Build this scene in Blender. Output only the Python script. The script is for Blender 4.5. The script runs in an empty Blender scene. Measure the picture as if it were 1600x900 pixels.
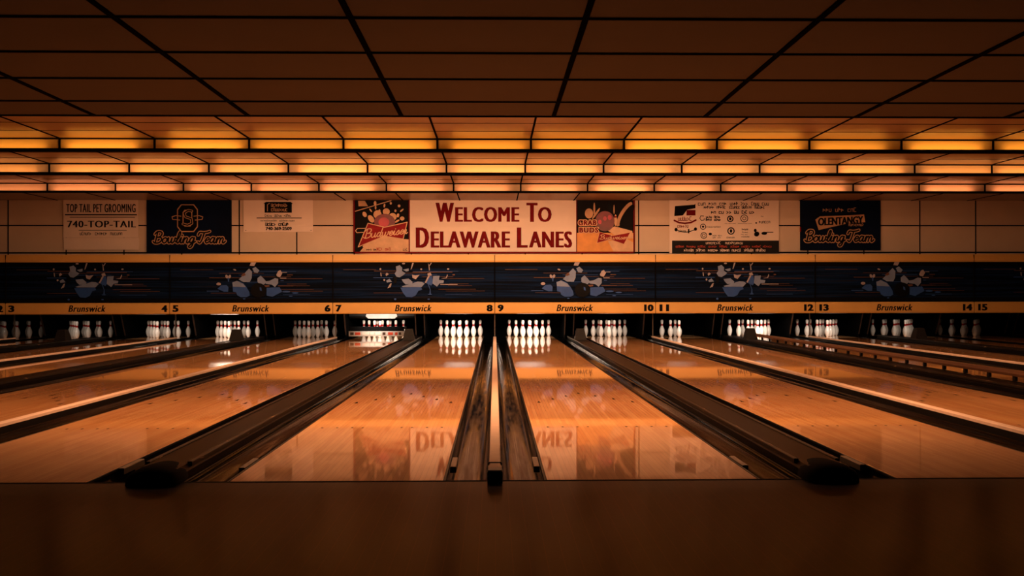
import bpy, math, random
from mathutils import Matrix, Vector
random.seed(7)
S = bpy.context.scene
COL = S.collection

# ------------------------------------------------------------------ camera
F = 1636.0; CX, CY = 809.0, 463.0
TH = math.atan(0.022); ROLL = -0.0014
CAM = Vector((0.0, -5.24, 0.923))
ROT = Matrix.Rotation(-TH, 4, 'Z') @ Matrix.Rotation(math.pi/2, 4, 'X') @ Matrix.Rotation(ROLL, 4, 'Z')
cd = bpy.data.cameras.new('camera'); cam = bpy.data.objects.new('camera', cd); COL.objects.link(cam)
cd.sensor_width = 36; cd.lens = F/1600*36
cd.shift_x = -(CX-800)/1600; cd.shift_y = (CY-450)/1600
cd.clip_start = 0.05; cd.clip_end = 200
cam.matrix_world = Matrix.Translation(CAM) @ ROT
S.camera = cam
def at(u, v, Y):
    "world point on the plane y = Y that the photograph shows at pixel (u, v)"
    d = ROT.to_3x3() @ Vector(((u-CX)/F, -(v-CY)/F, -1))
    return CAM + d*((Y-CAM.y)/d.y)
def ax(u, Y, v=350): return at(u, v, Y).x
def az(v, Y, u=790): return at(u, v, Y).z

# ------------------------------------------------------------------ world, exposure
w = bpy.data.worlds.new('world'); S.world = w; w.use_nodes = True
w.node_tree.nodes['Background'].inputs[0].default_value = (0.9, 0.5, 0.25, 1)
w.node_tree.nodes['Background'].inputs[1].default_value = 0.0
S.view_settings.view_transform = 'Standard'; S.view_settings.look = 'None'
S.view_settings.exposure = 0.0; S.view_settings.gamma = 1.0; S.view_settings.use_curve_mapping = False

# ------------------------------------------------------------------ layout numbers
P = 3.365                    # width of a pair of lanes
LW = 1.0668; NG = 0.26       # lane width, half of the narrow gap
WG = P/2 - NG - LW           # half of the wide gap
GW = 0.235                   # gutter width
X0 = 0.475; T4 = 1.219       # ceiling grid phase and pitch
HI = 2.98                    # upper ceiling
LOW = 2.37; LOWY = 3.17      # low ceiling above the approach and its far edge
FAS = [8.42, 11.0, 13.81]    # the three lit fascias
YM = 16.6; YW = 17.2; YR = 20.6   # masking units, banner wall, rear wall
XL, XR = -13.6, 14.2
def lane_x(n):
    k = (n-9)//2
    return k*P + NG + LW/2 if n % 2 else (k+1)*P - NG - LW/2
LANES = range(2, 17)
WORD = ['', 'one', 'two', 'three', 'four', 'five', 'six', 'seven', 'eight', 'nine', 'ten', 'eleven', 'twelve', 'thirteen', 'fourteen', 'fifteen', 'sixteen']

# ------------------------------------------------------------------ lamps
def area(name, loc, rot, sx, sy, power, color):
    l = bpy.data.lights.new(name, 'AREA'); l.shape = 'RECTANGLE'; l.size = sx; l.size_y = sy
    l.energy = power; l.color = color
    o = bpy.data.objects.new(name, l); COL.objects.link(o); o.location = loc; o.rotation_euler = rot
    return o
UP = [2.7, 2.6, 2.6]                       # tubes lying in the coves, per row
UPC = [(1, .36, .04), (1, .36, .09), (1, .33, .14)]
DOWN = [85, 42, 66]                        # unseen fill strips added behind the coves to brighten lanes and banner wall
DNC = [(1, .50, .24), (1, .52, .27), (1, .56, .32)]
half = [7, 8, 9]
for r, yf in enumerate(FAS):
    for i in range(-half[r]-1, half[r]+1):
        x = X0 + (i+.5)*T4
        k = random.uniform(.62, 1.15) * (0.45 + 0.55*math.exp(-(x/7.5)**2))
        area('cove_tube_light', (x + random.uniform(-.08, .08), yf-.07, 2.815), (math.pi + .1, 0, 0), random.uniform(.85, 1.1), .03, UP[r]*k, UPC[r])
    for i in range(-3, 4):
        x = i*2.4 + .3
        k = math.exp(-((x-.2)/(5.0, 5.0, 4.3)[r])**2) + .03
        area('added_lane_fill', (x, yf+.14, 2.95), (math.radians((6, 6, 14)[r]), 0, 0), 2.2, .12, DOWN[r]*k, DNC[r])
for i in range(-5, 6):        # unseen fill added behind the low ceiling's far edge, brightening the near lanes
    x = i*1.6 + .1
    area('added_near_lane_fill', (x, LOWY+.13, 2.47), (math.radians(4), 0, 0), 1.5, .1, 78*(math.exp(-((x-.1)/4.2)**2) + .03), (1, .47, .22))
PIN_POWER = {2: .15, 3: 1.0, 4: 2.4, 5: 5.5, 6: .8, 7: 10, 8: 12, 9: 13, 10: 4, 11: 3.5, 12: 9, 13: 3.6, 14: 1.3, 15: .04, 16: .02}
for n in LANES:
    area('pin_light', (lane_x(n), 17.25, .66), (math.radians(66), 0, 0), .55, .08, PIN_POWER[n]*1.25, (1, .84, .70)).data.spread = math.radians(95)

# ------------------------------------------------------------------ materials
def lin(c):
    return tuple(((v/255)/12.92 if v/255 <= .04045 else ((v/255+.055)/1.055)**2.4) for v in c)
class N:
    def __init__(s, name):
        s.m = bpy.data.materials.new(name); s.m.use_nodes = True
        s.t = s.m.node_tree; s.b = s.t.nodes['Principled BSDF']
    def n(s, typ, **kw):
        x = s.t.nodes.new(typ)
        for k, v in kw.items(): setattr(x, k, v)
        return x
    def l(s, a, b): s.t.links.new(a, b)
    def pos(s, scale=(1, 1, 1), loc=(0, 0, 0)):
        g = s.n('ShaderNodeNewGeometry'); mp = s.n('ShaderNodeMapping')
        mp.inputs['Scale'].default_value = scale; mp.inputs['Location'].default_value = loc
        s.l(g.outputs['Position'], mp.inputs['Vector']); return mp.outputs['Vector']
    def noise(s, scale, vec=None, detail=3, rough=.55):
        x = s.n('ShaderNodeTexNoise'); x.inputs['Scale'].default_value = scale
        x.inputs['Detail'].default_value = detail; x.inputs['Roughness'].default_value = rough
        if vec is not None: s.l(vec, x.inputs['Vector'])
        return x.outputs['Fac']
    def ramp(s, fac, stops):
        r = s.n('ShaderNodeValToRGB'); e = r.color_ramp.elements
        while len(e) < len(stops): e.new(.5)
        for i, (p, c) in enumerate(stops): e[i].position = p; e[i].color = (*c, 1)
        s.l(fac, r.inputs['Fac']); return r.outputs['Color']
    def mix(s, fac, a, b, typ='MIX'):
        x = s.n('ShaderNodeMix', data_type='RGBA', blend_type=typ)
        for i, v in ((0, fac), (6, a), (7, b)):
            if hasattr(v, 'is_output'): s.l(v, x.inputs[i])
            else: x.inputs[i].default_value = v if i == 0 else (*v, 1)
        return x.outputs[2]
    def bump(s, h, strength, dist=.01):
        x = s.n('ShaderNodeBump'); x.inputs['Strength'].default_value = strength; x.inputs['Distance'].default_value = dist
        s.l(h, x.inputs['Height']); s.l(x.outputs['Normal'], s.b.inputs['Normal']); return x.outputs['Normal']
    def set(s, **kw):
        for k, v in kw.items():
            k = k.replace('_', ' ')
            s.b.inputs[k].default_value = (*v, 1) if isinstance(v, tuple) else v
        return s
def plain(name, c, rough=.5, var=.12, scale=6, metal=0, coat=0, bump=0, spec=.5):
    m = N(name); c = lin(c)
    f = m.noise(scale, m.pos())
    m.l(m.ramp(f, [(.3, tuple(x*(1-var) for x in c)), (.7, tuple(min(1, x*(1+var)) for x in c))]), m.b.inputs['Base Color'])
    m.set(Roughness=rough, Metallic=metal, Coat_Weight=float(coat), Specular_IOR_Level=spec)
    if bump: m.bump(f, bump)
    return m.m
def wood(name, dark, light, board, rough, coat, coat_rough, along='Y', seam=.55, bump=0.0):
    m = N(name)
    g = m.n('ShaderNodeNewGeometry'); sp = m.n('ShaderNodeSeparateXYZ'); m.l(g.outputs['Position'], sp.inputs[0])
    across, length = (sp.outputs['X'], sp.outputs['Y']) if along == 'Y' else (sp.outputs['Y'], sp.outputs['X'])
    dv = m.n('ShaderNodeMath', operation='DIVIDE'); m.l(across, dv.inputs[0]); dv.inputs[1].default_value = board
    fl = m.n('ShaderNodeMath', operation='FLOOR'); m.l(dv.outputs[0], fl.inputs[0])
    fr = m.n('ShaderNodeMath', operation='FRACT'); m.l(dv.outputs[0], fr.inputs[0])
    wn0 = m.n('ShaderNodeTexWhiteNoise', noise_dimensions='1D'); m.l(fl.outputs[0], wn0.inputs['W'])
    # board ends: each board is cut into lengths of about 1.4 m at its own offset
    ad = m.n('ShaderNodeMath', operation='MULTIPLY_ADD'); m.l(wn0.outputs['Value'], ad.inputs[0]); ad.inputs[1].default_value = 9.0; m.l(length, ad.inputs[2])
    d2 = m.n('ShaderNodeMath', operation='DIVIDE'); m.l(ad.outputs[0], d2.inputs[0]); d2.inputs[1].default_value = 1.4
    f2 = m.n('ShaderNodeMath', operation='FLOOR'); m.l(d2.outputs[0], f2.inputs[0])
    cb = m.n('ShaderNodeCombineXYZ'); m.l(fl.outputs[0], cb.inputs[0]); m.l(f2.outputs[0], cb.inputs[1])
    wn = m.n('ShaderNodeTexWhiteNoise', noise_dimensions='2D'); m.l(cb.outputs[0], wn.inputs['Vector'])
    grain = m.noise(1, m.pos((60, 3, 1) if along == 'Y' else (3, 60, 1)), 4)
    a = m.ramp(wn.outputs['Value'], [(0, lin(dark)), (1, lin(light))])
    gcol = m.ramp(grain, [(.3, (.80, .76, .72)), (.7, (1.08, 1.08, 1.08))])
    c = m.mix(.6, a, gcol, 'MULTIPLY')
    lt = m.n('ShaderNodeMath', operation='LESS_THAN'); m.l(fr.outputs[0], lt.inputs[0]); lt.inputs[1].default_value = .05
    sm = m.n('ShaderNodeMath', operation='MULTIPLY'); m.l(lt.outputs[0], sm.inputs[0]); sm.inputs[1].default_value = seam
    c = m.mix(sm.outputs[0], c, lin((60, 30, 12)))
    blot = m.ramp(m.noise(.9, m.pos(), 3), [(.3, (.86, .84, .82)), (.7, (1.05, 1.05, 1.05))])
    c = m.mix(.8, c, blot, 'MULTIPLY')
    m.l(c, m.b.inputs['Base Color'])
    m.set(Roughness=rough, Coat_Weight=float(coat), Coat_Roughness=coat_rough)
    if bump:
        h = m.noise(1, m.pos((9, 1.2, 1)), 2)
        nm = m.bump(h, bump, .01); m.l(nm, m.b.inputs['Coat Normal'])
    return m.m
M = {}
M['lane'] = wood('lane_maple', (228, 158, 98), (246, 186, 124), .0273, .35, 1, .035)
M['lane'].node_tree.nodes['Principled BSDF'].inputs['Coat IOR'].default_value = 1.7
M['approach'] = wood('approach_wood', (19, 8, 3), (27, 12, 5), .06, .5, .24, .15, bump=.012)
M['pindeck'] = plain('pin_deck_laminate', (214, 176, 134), .3, coat=1)
M['marker'] = plain('lane_marker', (22, 9, 4), .6, spec=.1)
M['gutter'] = None
g = N('gutter_plastic')
fn = g.noise(1, g.pos((10, .35, 1)), 3)
g.l(g.ramp(fn, [(.30, lin((8, 7, 7))), (.60, lin((13, 11, 10))), (.68, lin((30, 19, 13))), (.78, lin((14, 11, 10)))]), g.b.inputs['Base Color'])
g.l(g.ramp(g.noise(1, g.pos((30, 2, 1)), 3), [(.35, (.06,)*3), (.7, (.16,)*3)]), g.b.inputs['Roughness'])
g.set(Specular_IOR_Level=.12, IOR=1.28); g.bump(g.noise(1, g.pos((14, 1.5, 1)), 2), .05, .01); M['gutter'] = g.m
g = N('cover_plastic')
fn = g.noise(1, g.pos((14, 2.2, 1)), 4)
g.l(g.ramp(fn, [(.3, lin((11, 10, 10))), (.62, lin((16, 14, 14))), (.74, lin((30, 22, 17)))]), g.b.inputs['Base Color'])
g.set(Roughness=.3, Specular_IOR_Level=.12, IOR=1.3); g.bump(fn, .06, .01); M['cover'] = g.m
g = N('worn_black_edge')
fn = g.noise(1, g.pos((50, 6, 50)), 4)
g.l(g.ramp(fn, [(.58, lin((9, 8, 8))), (.66, lin((40, 28, 20))), (.70, lin((170, 134, 98)))]), g.b.inputs['Base Color'])
g.set(Roughness=.35, Specular_IOR_Level=.25); M['worn'] = g.m
M['black'] = plain('black_plastic', (12, 11, 10), .45, spec=.2)
M['matte'] = plain('matte_black', (7, 6, 6), .85, spec=.1)
M['void'] = plain('dark_pit_paint', (8, 8, 8), .9, spec=.1)
M['beige'] = plain('beige_laminate', (228, 200, 180), .35, var=.06, scale=14)
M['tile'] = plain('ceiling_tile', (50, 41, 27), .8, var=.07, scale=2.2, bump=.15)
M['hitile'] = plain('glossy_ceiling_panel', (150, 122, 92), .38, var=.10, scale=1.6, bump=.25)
M['fascia'] = plain('cream_fascia_panel', (232, 212, 176), .55, var=.05, scale=1.2)
M['grid'] = plain('dark_grid_bar', (14, 10, 8), .9, spec=0.0)
M['wall'] = plain('cream_wall_panel', (214, 190, 166), .6, var=.05, scale=1.5)
M['darkwall'] = plain('dark_side_wall', (40, 28, 20), .8)
M['yellow'] = plain('yellow_beech_laminate', (216, 168, 92), .45, var=.06, scale=1.1)
M['ink'] = plain('black_ink', (8, 7, 7), .7, spec=.1)
M['navyp'] = None
g = N('navy_graphic_print')
sp = g.n('ShaderNodeSeparateXYZ'); gg = g.n('ShaderNodeNewGeometry'); g.l(gg.outputs['Position'], sp.inputs[0])
fn = g.noise(1, g.pos((.5, 1, 26)), 2)
g.l(g.ramp(fn, [(.36, lin((3, 8, 18))), (.5, lin((5, 18, 40))), (.6, lin((9, 30, 62))), (.68, lin((22, 24, 34)))]), g.b.inputs['Base Color'])
g.set(Roughness=.7, Specular_IOR_Level=.06); M['navyp'] = g.m
M['pblue'] = plain('print_blue', (24, 70, 140), .6)
M['pgrey'] = plain('print_grey', (112, 128, 160), .6)
M['pcream'] = plain('print_cream', (150, 140, 146), .6)
M['porange'] = plain('print_orange', (92, 56, 38), .6)
M['pdark'] = plain('print_dark_ball', (7, 8, 12), .5, spec=.1)
M['paper'] = plain('white_vinyl', (238, 216, 200), .55, var=.04, scale=2)
M['navy'] = plain('navy_vinyl', (4, 15, 40), .6, spec=.08, var=.35, scale=1.6)
M['red'] = plain('red_vinyl', (140, 12, 18), .6, spec=.2, var=.08)
M['maroon'] = plain('dark_red_ink', (112, 8, 14), .7, spec=.1, var=.1)
M['photoblack'] = plain('photo_black', (14, 8, 7), .6, spec=.1)
M['photowood'] = plain('photo_wood', (226, 150, 70), .55, var=.1)
M['photocream'] = plain('photo_cream', (222, 176, 136), .55)
M['photored'] = plain('photo_red_ball', (110, 10, 18), .4, var=.4, scale=4)
M['glow'] = plain('photo_red_shine', (190, 40, 60), .4)
M['tan'] = plain('tan_ink', (196, 150, 112), .6)
M['redink'] = plain('orange_red_ink', (196, 62, 30), .6)
M['charcoal'] = plain('charcoal_print', (36, 33, 32), .7, spec=.1)
M['pin'] = plain('pin_white_coating', (240, 232, 222), .22, var=.03, coat=.6)
M['pinred'] = plain('pin_red_band', (168, 14, 10), .3)
M['kick'] = plain('worn_kickback_wood', (64, 40, 26), .5, var=.35, scale=9)
M['kickdark'] = plain('dark_kickback', (7, 6, 6), .7, spec=.06, var=.3, scale=6)
M['steel'] = plain('worn_steel', (120, 112, 104), .35, metal=.6)
M['deckgrey'] = plain('light_grey_deck', (190, 186, 178), .5)
M['hood'] = plain('grey_lift_cover', (24, 22, 21), .6, spec=.2)
M['railwood'] = plain('bumper_rail_brown', (92, 60, 40), .4)

# ------------------------------------------------------------------ mesh helpers
class MB:
    def __init__(s): s.v = []; s.f = []; s.mi = []; s.sm = []
    def add(s, vs, fs, mi=0, smooth=False):
        o = len(s.v); s.v += [tuple(v) for v in vs]
        for f in fs: s.f.append([i+o for i in f]); s.mi.append(mi); s.sm.append(smooth)
        return s
    def box(s, x0, x1, y0, y1, z0, z1, mi=0):
        return s.add([(x0,y0,z0),(x1,y0,z0),(x1,y1,z0),(x0,y1,z0),(x0,y0,z1),(x1,y0,z1),(x1,y1,z1),(x0,y1,z1)],
                     [(0,3,2,1),(4,5,6,7),(0,1,5,4),(1,2,6,5),(2,3,7,6),(3,0,4,7)], mi)
    def bevbox(s, x0, x1, y0, y1, z0, z1, b=.004, mi=0):
        "box with chamfered top edges"
        return s.add([(x0,y0,z0),(x1,y0,z0),(x1,y1,z0),(x0,y1,z0),(x0,y0,z1-b),(x1,y0,z1-b),(x1,y1,z1-b),(x0,y1,z1-b),
                      (x0+b,y0+b,z1),(x1-b,y0+b,z1),(x1-b,y1-b,z1),(x0+b,y1-b,z1)],
                     [(0,3,2,1),(0,1,5,4),(1,2,6,5),(2,3,7,6),(3,0,4,7),(4,5,9,8),(5,6,10,9),(6,7,11,10),(7,4,8,11),(8,9,10,11)], mi)
    def prism_y(s, prof, y0, y1, mi=0, smooth=False):
        "closed profile of (x, z), counter-clockwise seen from -Y, extruded along Y"
        n = len(prof); vs = [(x, y0, z) for x, z in prof] + [(x, y1, z) for x, z in prof]
        s.add(vs, [(i, (i+1) % n, (i+1) % n + n, i+n)[::-1] for i in range(n)], mi, smooth)
        return s.add(vs, [tuple(range(n)), tuple(range(2*n-1, n-1, -1))], mi)
    def prism_x(s, prof, x0, x1, mi=0):
        n = len(prof); vs = [(x0, y, z) for y, z in prof] + [(x1, y, z) for y, z in prof]
        s.add(vs, [(i, (i+1) % n, (i+1) % n + n, i+n) for i in range(n)], mi)
        return s.add(vs, [tuple(range(n))[::-1], tuple(range(n, 2*n))], mi)
    def poly(s, pts, y, mi=0, th=.0015):
        "flat shape facing the camera side (-Y): points (x, z), thickness th"
        a = sum(pts[i][0]*pts[(i+1) % len(pts)][1]-pts[(i+1) % len(pts)][0]*pts[i][1] for i in range(len(pts)))
        if a < 0: pts = pts[::-1]
        return s.prism_y(pts, y, y+th, mi)
    def rect(s, x0, x1, z0, z1, y, mi=0, th=.0015): return s.poly([(x0,z0),(x1,z0),(x1,z1),(x0,z1)], y, mi, th)
    def ell(s, cx, cz, rx, rz, y, mi=0, n=20, a=0, th=.0015):
        pts = []
        for i in range(n):
            t = 2*math.pi*i/n; px, pz = rx*math.cos(t), rz*math.sin(t)
            pts.append((cx+px*math.cos(a)-pz*math.sin(a), cz+px*math.sin(a)+pz*math.cos(a)))
        return s.poly(pts, y, mi, th)
    def ring(s, cx, cz, r0, r1, y, mi=0, n=24, sq=1):
        vs = []; fs = []
        for i in range(n):
            t = 2*math.pi*i/n
            vs += [(cx+r0*math.cos(t), y, cz+r0*sq*math.sin(t)), (cx+r1*math.cos(t), y, cz+r1*sq*math.sin(t))]
            j = (i+1) % n; fs.append((2*i, 2*j, 2*j+1, 2*i+1)[::-1])
        return s.add(vs, fs, mi)
    def stroke(s, pts, wd, y, mi=0, disc=8):
        "pen stroke along points (x, z); every piece a hair in front of the last, so that no faces coincide"
        s.q = getattr(s, 'q', 0)
        for (ax_, az_), (bx, bz) in zip(pts, pts[1:]):
            dx, dz = bx-ax_, bz-az_; L = math.hypot(dx, dz)
            if L < 1e-6: continue
            nx, nz = -dz/L*wd/2, dx/L*wd/2; s.q += 1; yy = y - (s.q % 37)*2.2e-5
            s.add([(ax_-nx,yy,az_-nz),(bx-nx,yy,bz-nz),(bx+nx,yy,bz+nz),(ax_+nx,yy,az_+nz)], [(0,1,2,3)], mi)
        for (px, pz) in pts:
            s.q += 1; yy = y - (s.q % 37)*2.2e-5
            s.add([(px+wd/2*math.cos(2*math.pi*i/disc), yy, pz+wd/2*math.sin(2*math.pi*i/disc)) for i in range(disc)], [tuple(range(disc))], mi)
        return s
    def mesh(s, name, mats):
        me = bpy.data.meshes.new(name); me.from_pydata(s.v, [], s.f)
        for m in mats: me.materials.append(M[m])
        me.polygons.foreach_set('material_index', s.mi); me.polygons.foreach_set('use_smooth', s.sm); me.update()
        return me
    def build(s, name, mats, parent=None, origin=None):
        if isinstance(mats, str): mats = [mats]
        if origin is not None: s.v = [(a-origin[0], b-origin[1], c-origin[2]) for a, b, c in s.v]
        elif parent is not None:
            p = parent.location if parent.parent is None else parent.location + parent.parent.location
            s.v = [(a-p.x, b-p.y, c-p.z) for a, b, c in s.v]
        o = bpy.data.objects.new(name, s.mesh(name, mats)); COL.objects.link(o)
        if origin is not None: o.location = origin
        if parent is not None: o.parent = parent
        return o
def thing(name, label, cat, loc, group=None):
    o = bpy.data.objects.new(name, None); COL.objects.link(o); o.location = loc; o.empty_display_size = .1
    return tag(o, label, cat, group)
def tag(o, label, cat, group=None):
    o['label'] = label; o['category'] = cat
    if group: o['group'] = group
    return o
def struct(o, label=None, cat=None):
    o['kind'] = 'structure'
    if label: o['label'] = label
    if cat: o['category'] = cat
    return o

_txt = {}
def text_geo(body, offset=0.0, space=1.0):
    key = (body, offset, space)
    if key not in _txt:
        c = bpy.data.curves.new('t', 'FONT'); c.body = body; c.size = 1; c.offset = offset; c.resolution_u = 3; c.space_character = space
        o = bpy.data.objects.new('t', c); COL.objects.link(o)
        dg = bpy.context.evaluated_depsgraph_get(); me = bpy.data.meshes.new_from_object(o.evaluated_get(dg))
        _txt[key] = ([tuple(v.co) for v in me.vertices], [tuple(p.vertices) for p in me.polygons])
        bpy.data.objects.remove(o); bpy.data.curves.remove(c); bpy.data.meshes.remove(me)
    return _txt[key]
def text(mb, body, x0, x1, z0, z1, y, mi=0, bold=0.0, shear=0.0, space=1.0, warp=None, heavy=0.0):
    if heavy:                       # heavy lettering: thicker stems
        d = heavy*(z1-z0)
        for i, k in enumerate((-1, -.5, 0, .5, 1)): text(mb, body, x0+d+k*d, x1-d+k*d, z0, z1, y-i*6e-5, mi, bold, shear, space, warp)
        return
    vs, fs = text_geo(body, bold, space)
    a0 = min(v[0] for v in vs); a1 = max(v[0] for v in vs); b0 = min(v[1] for v in vs); b1 = max(v[1] for v in vs)
    out = []
    for v in vs:
        t = (v[1]-b0)/(b1-b0); q = (v[0]-a0)/(a1-a0)
        x = x0 + q*(x1-x0) + shear*(t-.5)*(z1-z0); z = z0 + t*(z1-z0)
        if warp: x, z = warp(x, z)
        out.append((x, y, z))
    mb.add(out, fs, mi)
def scribble(mb, x0, x1, z0, z1, y, mi=0, words=3, seed=1, wd=None):
    "small print too blurred to read: rows of little pen marks the size of its letters"
    r = random.Random(seed); h = z1-z0; wd = wd or h*.16; gap = h*.7; lw = h*.62
    x = x0; wlen = (x1-x0-gap*(words-1))/words
    for k in range(words):
        L = wlen*r.uniform(.85, 1.0); n = max(2, int(L/lw)); s_ = L/n
        for i in range(n):
            a = x+i*s_; b = a+s_*.66; t = r.choice([.7, .7, .75, 1]); zz = z0+t*h
            kind = r.randint(0, 4)
            if kind == 0: mb.stroke([(a, z0), (a, zz), (b, zz), (b, z0)], wd, y, mi, 5)
            elif kind == 1: mb.stroke([(b, zz), (a, zz), (a, z0), (b, z0)], wd, y, mi, 5)
            elif kind == 2: mb.stroke([(a, z0), (a, zz), (b, z0+t*h*.5), (a, z0+t*h*.5)], wd, y, mi, 5)
            elif kind == 3: mb.stroke([(a, zz), (a, z0), (b, z0), (b, zz)], wd, y, mi, 5)
            else: mb.stroke([(a, zz), (b, z0+t*h*.5), (a, z0)], wd, y, mi, 5)
        x += wlen+gap
# cursive pen alphabet: strokes in a unit box and the advance
CUR = {
 'B': ([[(.14,0),(.12,1)],[(-.06,.8),(.1,1.02),(.42,1),(.52,.78),(.38,.56),(.14,.52)],[(.14,.52),(.48,.5),(.6,.26),(.42,.02),(.1,0),(-.06,.14)]], .66),
 'o': ([[(.22,.48),(.07,.38),(.05,.14),(.2,0),(.36,.12),(.37,.36),(.22,.48),(.36,.40),(.5,.43)]], .47),
 'w': ([[(0,.48),(.05,.1),(.15,0),(.27,.15),(.3,.45),(.31,.1),(.42,0),(.55,.2),(.55,.46),(.68,.38)]], .66),
 'l': ([[(0,.1),(.2,.5),(.25,.9),(.17,1.02),(.1,.8),(.1,.15),(.2,0),(.32,.14)]], .3),
 'i': ([[(0,.18),(.1,.48),(.1,.1),(.2,0),(.3,.14)],[(.12,.68),(.13,.7)]], .28),
 'n': ([[(0,.25),(.08,.48),(.08,0)],[(.08,.25),(.22,.48),(.34,.4),(.34,.08),(.44,0),(.54,.14)]], .52),
 'g': ([[(.36,.42),(.2,.5),(.06,.3),(.12,.03),(.28,.08),(.37,.44)],[(.38,.48),(.36,-.2),(.22,-.42),(.08,-.3),(.3,-.05),(.54,.14)]], .52),
 'T': ([[(-.06,.72),(.02,.96),(.3,.94),(.6,.98),(.78,1.06)],[(.38,.94),(.33,.3),(.22,0),(.06,.1)]], .56),
 'e': ([[(.02,.2),(.3,.3),(.28,.47),(.14,.46),(.06,.2),(.18,0),(.4,.14)]], .38),
 'a': ([[(.35,.42),(.18,.5),(.05,.25),(.13,.02),(.28,.1),(.36,.46)],[(.37,.48),(.36,.08),(.45,0),(.54,.14)]], .52),
 'm': ([[(0,.25),(.08,.48),(.08,0)],[(.08,.25),(.2,.48),(.3,.38),(.3,0)],[(.3,.25),(.42,.48),(.53,.38),(.53,.08),(.62,0),(.74,.16)]], .72),
 'u': ([[(0,.48),(.04,.1),(.16,0),(.3,.15),(.34,.48)],[(.34,.48),(.34,.1),(.42,0),(.52,.14)]], .5),
 'd': ([[(.33,.42),(.18,.5),(.05,.25),(.13,.02),(.28,.1),(.36,.45)],[(.42,1.02),(.36,.1),(.45,0),(.54,.14)]], .52),
 's': ([[(0,.1),(.2,.5),(.28,.2),(.18,0),(.04,.06)],[(.18,0),(.4,.14)]], .36),
 'r': ([[(0,.18),(.08,.5),(.2,.42),(.2,.1),(.28,0),(.38,.14)]], .36),
 ' ': ([], .3)}
def smooth(pts, n=5):
    if len(pts) < 3: return pts
    q = [pts[0]]+list(pts)+[pts[-1]]; out = []
    for i in range(1, len(q)-2):
        p0, p1, p2, p3 = q[i-1], q[i], q[i+1], q[i+2]
        for k in range(n):
            t = k/n
            out.append(tuple(.5*((2*p1[j])+(-p0[j]+p2[j])*t+(2*p0[j]-5*p1[j]+4*p2[j]-p3[j])*t*t+(-p0[j]+3*p1[j]-3*p2[j]+p3[j])*t**3) for j in (0, 1)))
    out.append(pts[-1]); return out
def cursive(word, x0, x1, zb, h, shear=.25, warp=None):
    L = sum(CUR[c][1] for c in word); s_ = (x1-x0)/L; out = []; x = 0
    for c in word:
        for st in CUR[c][0]:
            pp = [(x0+(x+p[0])*s_+shear*p[1]*h, zb+p[1]*h) for p in smooth(st)]
            out.append([warp(*p) for p in pp] if warp else pp)
        x += CUR[c][1]
    return out

# ================================================================== the setting
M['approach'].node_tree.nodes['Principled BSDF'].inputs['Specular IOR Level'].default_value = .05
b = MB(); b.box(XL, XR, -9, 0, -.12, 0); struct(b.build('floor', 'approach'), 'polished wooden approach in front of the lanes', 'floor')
b = MB(); b.box(XL, XR, 0, YR, -.3, -.2); struct(b.build('floor', 'void'))
b = MB(); b.box(XL, XR, -.012, .012, -.1, .0015); struct(b.build('trim_1', 'matte'))
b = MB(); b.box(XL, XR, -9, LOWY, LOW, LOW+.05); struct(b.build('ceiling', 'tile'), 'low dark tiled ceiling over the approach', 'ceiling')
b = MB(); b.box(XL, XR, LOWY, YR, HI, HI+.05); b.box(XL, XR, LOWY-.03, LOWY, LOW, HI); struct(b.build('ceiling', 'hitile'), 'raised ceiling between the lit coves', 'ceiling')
b = MB()   # grid bars of the low ceiling
y = LOWY; d = .775
ys = [3.17, 2.54, 1.73, .98, .20, -.58, -1.35, -2.1, -2.9, -3.7, -4.5]
for y in ys: b.box(XL, XR, y-.012, y+.012, LOW-.008, LOW)
for i in range(-11, 11): b.box(X0+i*T4-.016, X0+i*T4+.016, -9, LOWY, LOW-.009, LOW)
struct(b.build('trim_2', 'grid'))
b = MB()   # grid bars of the raised ceiling
for i in range(-11, 12): b.box(X0+i*T4-.012, X0+i*T4+.012, LOWY, YW, HI-.008, HI)
for yf in FAS:
    for k in (1, 2, 3): b.box(XL, XR, yf-k*.61-.005, yf-k*.61+.005, HI-.004, HI)
struct(b.build('trim_3', 'grid'))
for r, yf in enumerate(FAS):
    b = MB(); b.box(XL, XR, yf, yf+.04, 2.806, HI); struct(b.build('trim_%d' % (4+r), 'fascia'), ['nearest', 'middle', 'farthest'][r]+' of the three glowing cove fascias', 'cove')
    b = MB()
    b.box(XL, XR, yf-.125, yf+.04, 2.802, 2.806); b.box(XL, XR, yf-.13, yf-.12, 2.802, 2.828); b.box(XL, XR, yf-.02, yf, HI-.02, HI)
    for i in range(-11, 12): b.box(X0+i*T4-.014, X0+i*T4+.014, yf-.006, yf, 2.806, HI)
    struct(b.build('trim_%d' % (7+r), 'grid'))
b = MB(); b.box(XL-.1, XL, -9, YR, -.3, HI); struct(b.build('wall_left', 'darkwall'))
b = MB(); b.box(XR, XR+.1, -9, YR, -.3, HI); struct(b.build('wall_right', 'darkwall'))
b = MB(); b.box(XL, XR, -9.1, -9, -.1, LOW); struct(b.build('wall_front', 'darkwall'))
b = MB(); b.box(XL, XR, YR, YR+.1, -.3, HI); struct(b.build('wall_rear', 'void'))
b = MB(); b.box(XL, XR, YW, YW+.06, 1.72, HI); struct(b.build('wall_back', 'wall'), 'cream panelled wall above the masking units', 'wall')
b = MB(); PX = ax(374, YW)
zmid = az(352.5, YW); zbot = az(394.5, YW)
for i in range(-7, 16): b.box(PX+i*T4-.012, PX+i*T4+.012, YW-.006, YW, 1.72, HI)
b.box(XL, XR, YW-.006, YW, zmid-.013, zmid+.013); b.box(XL, XR, YW-.006, YW, zbot-.02, zbot+.012)
struct(b.build('trim_10', 'grid'))
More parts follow.
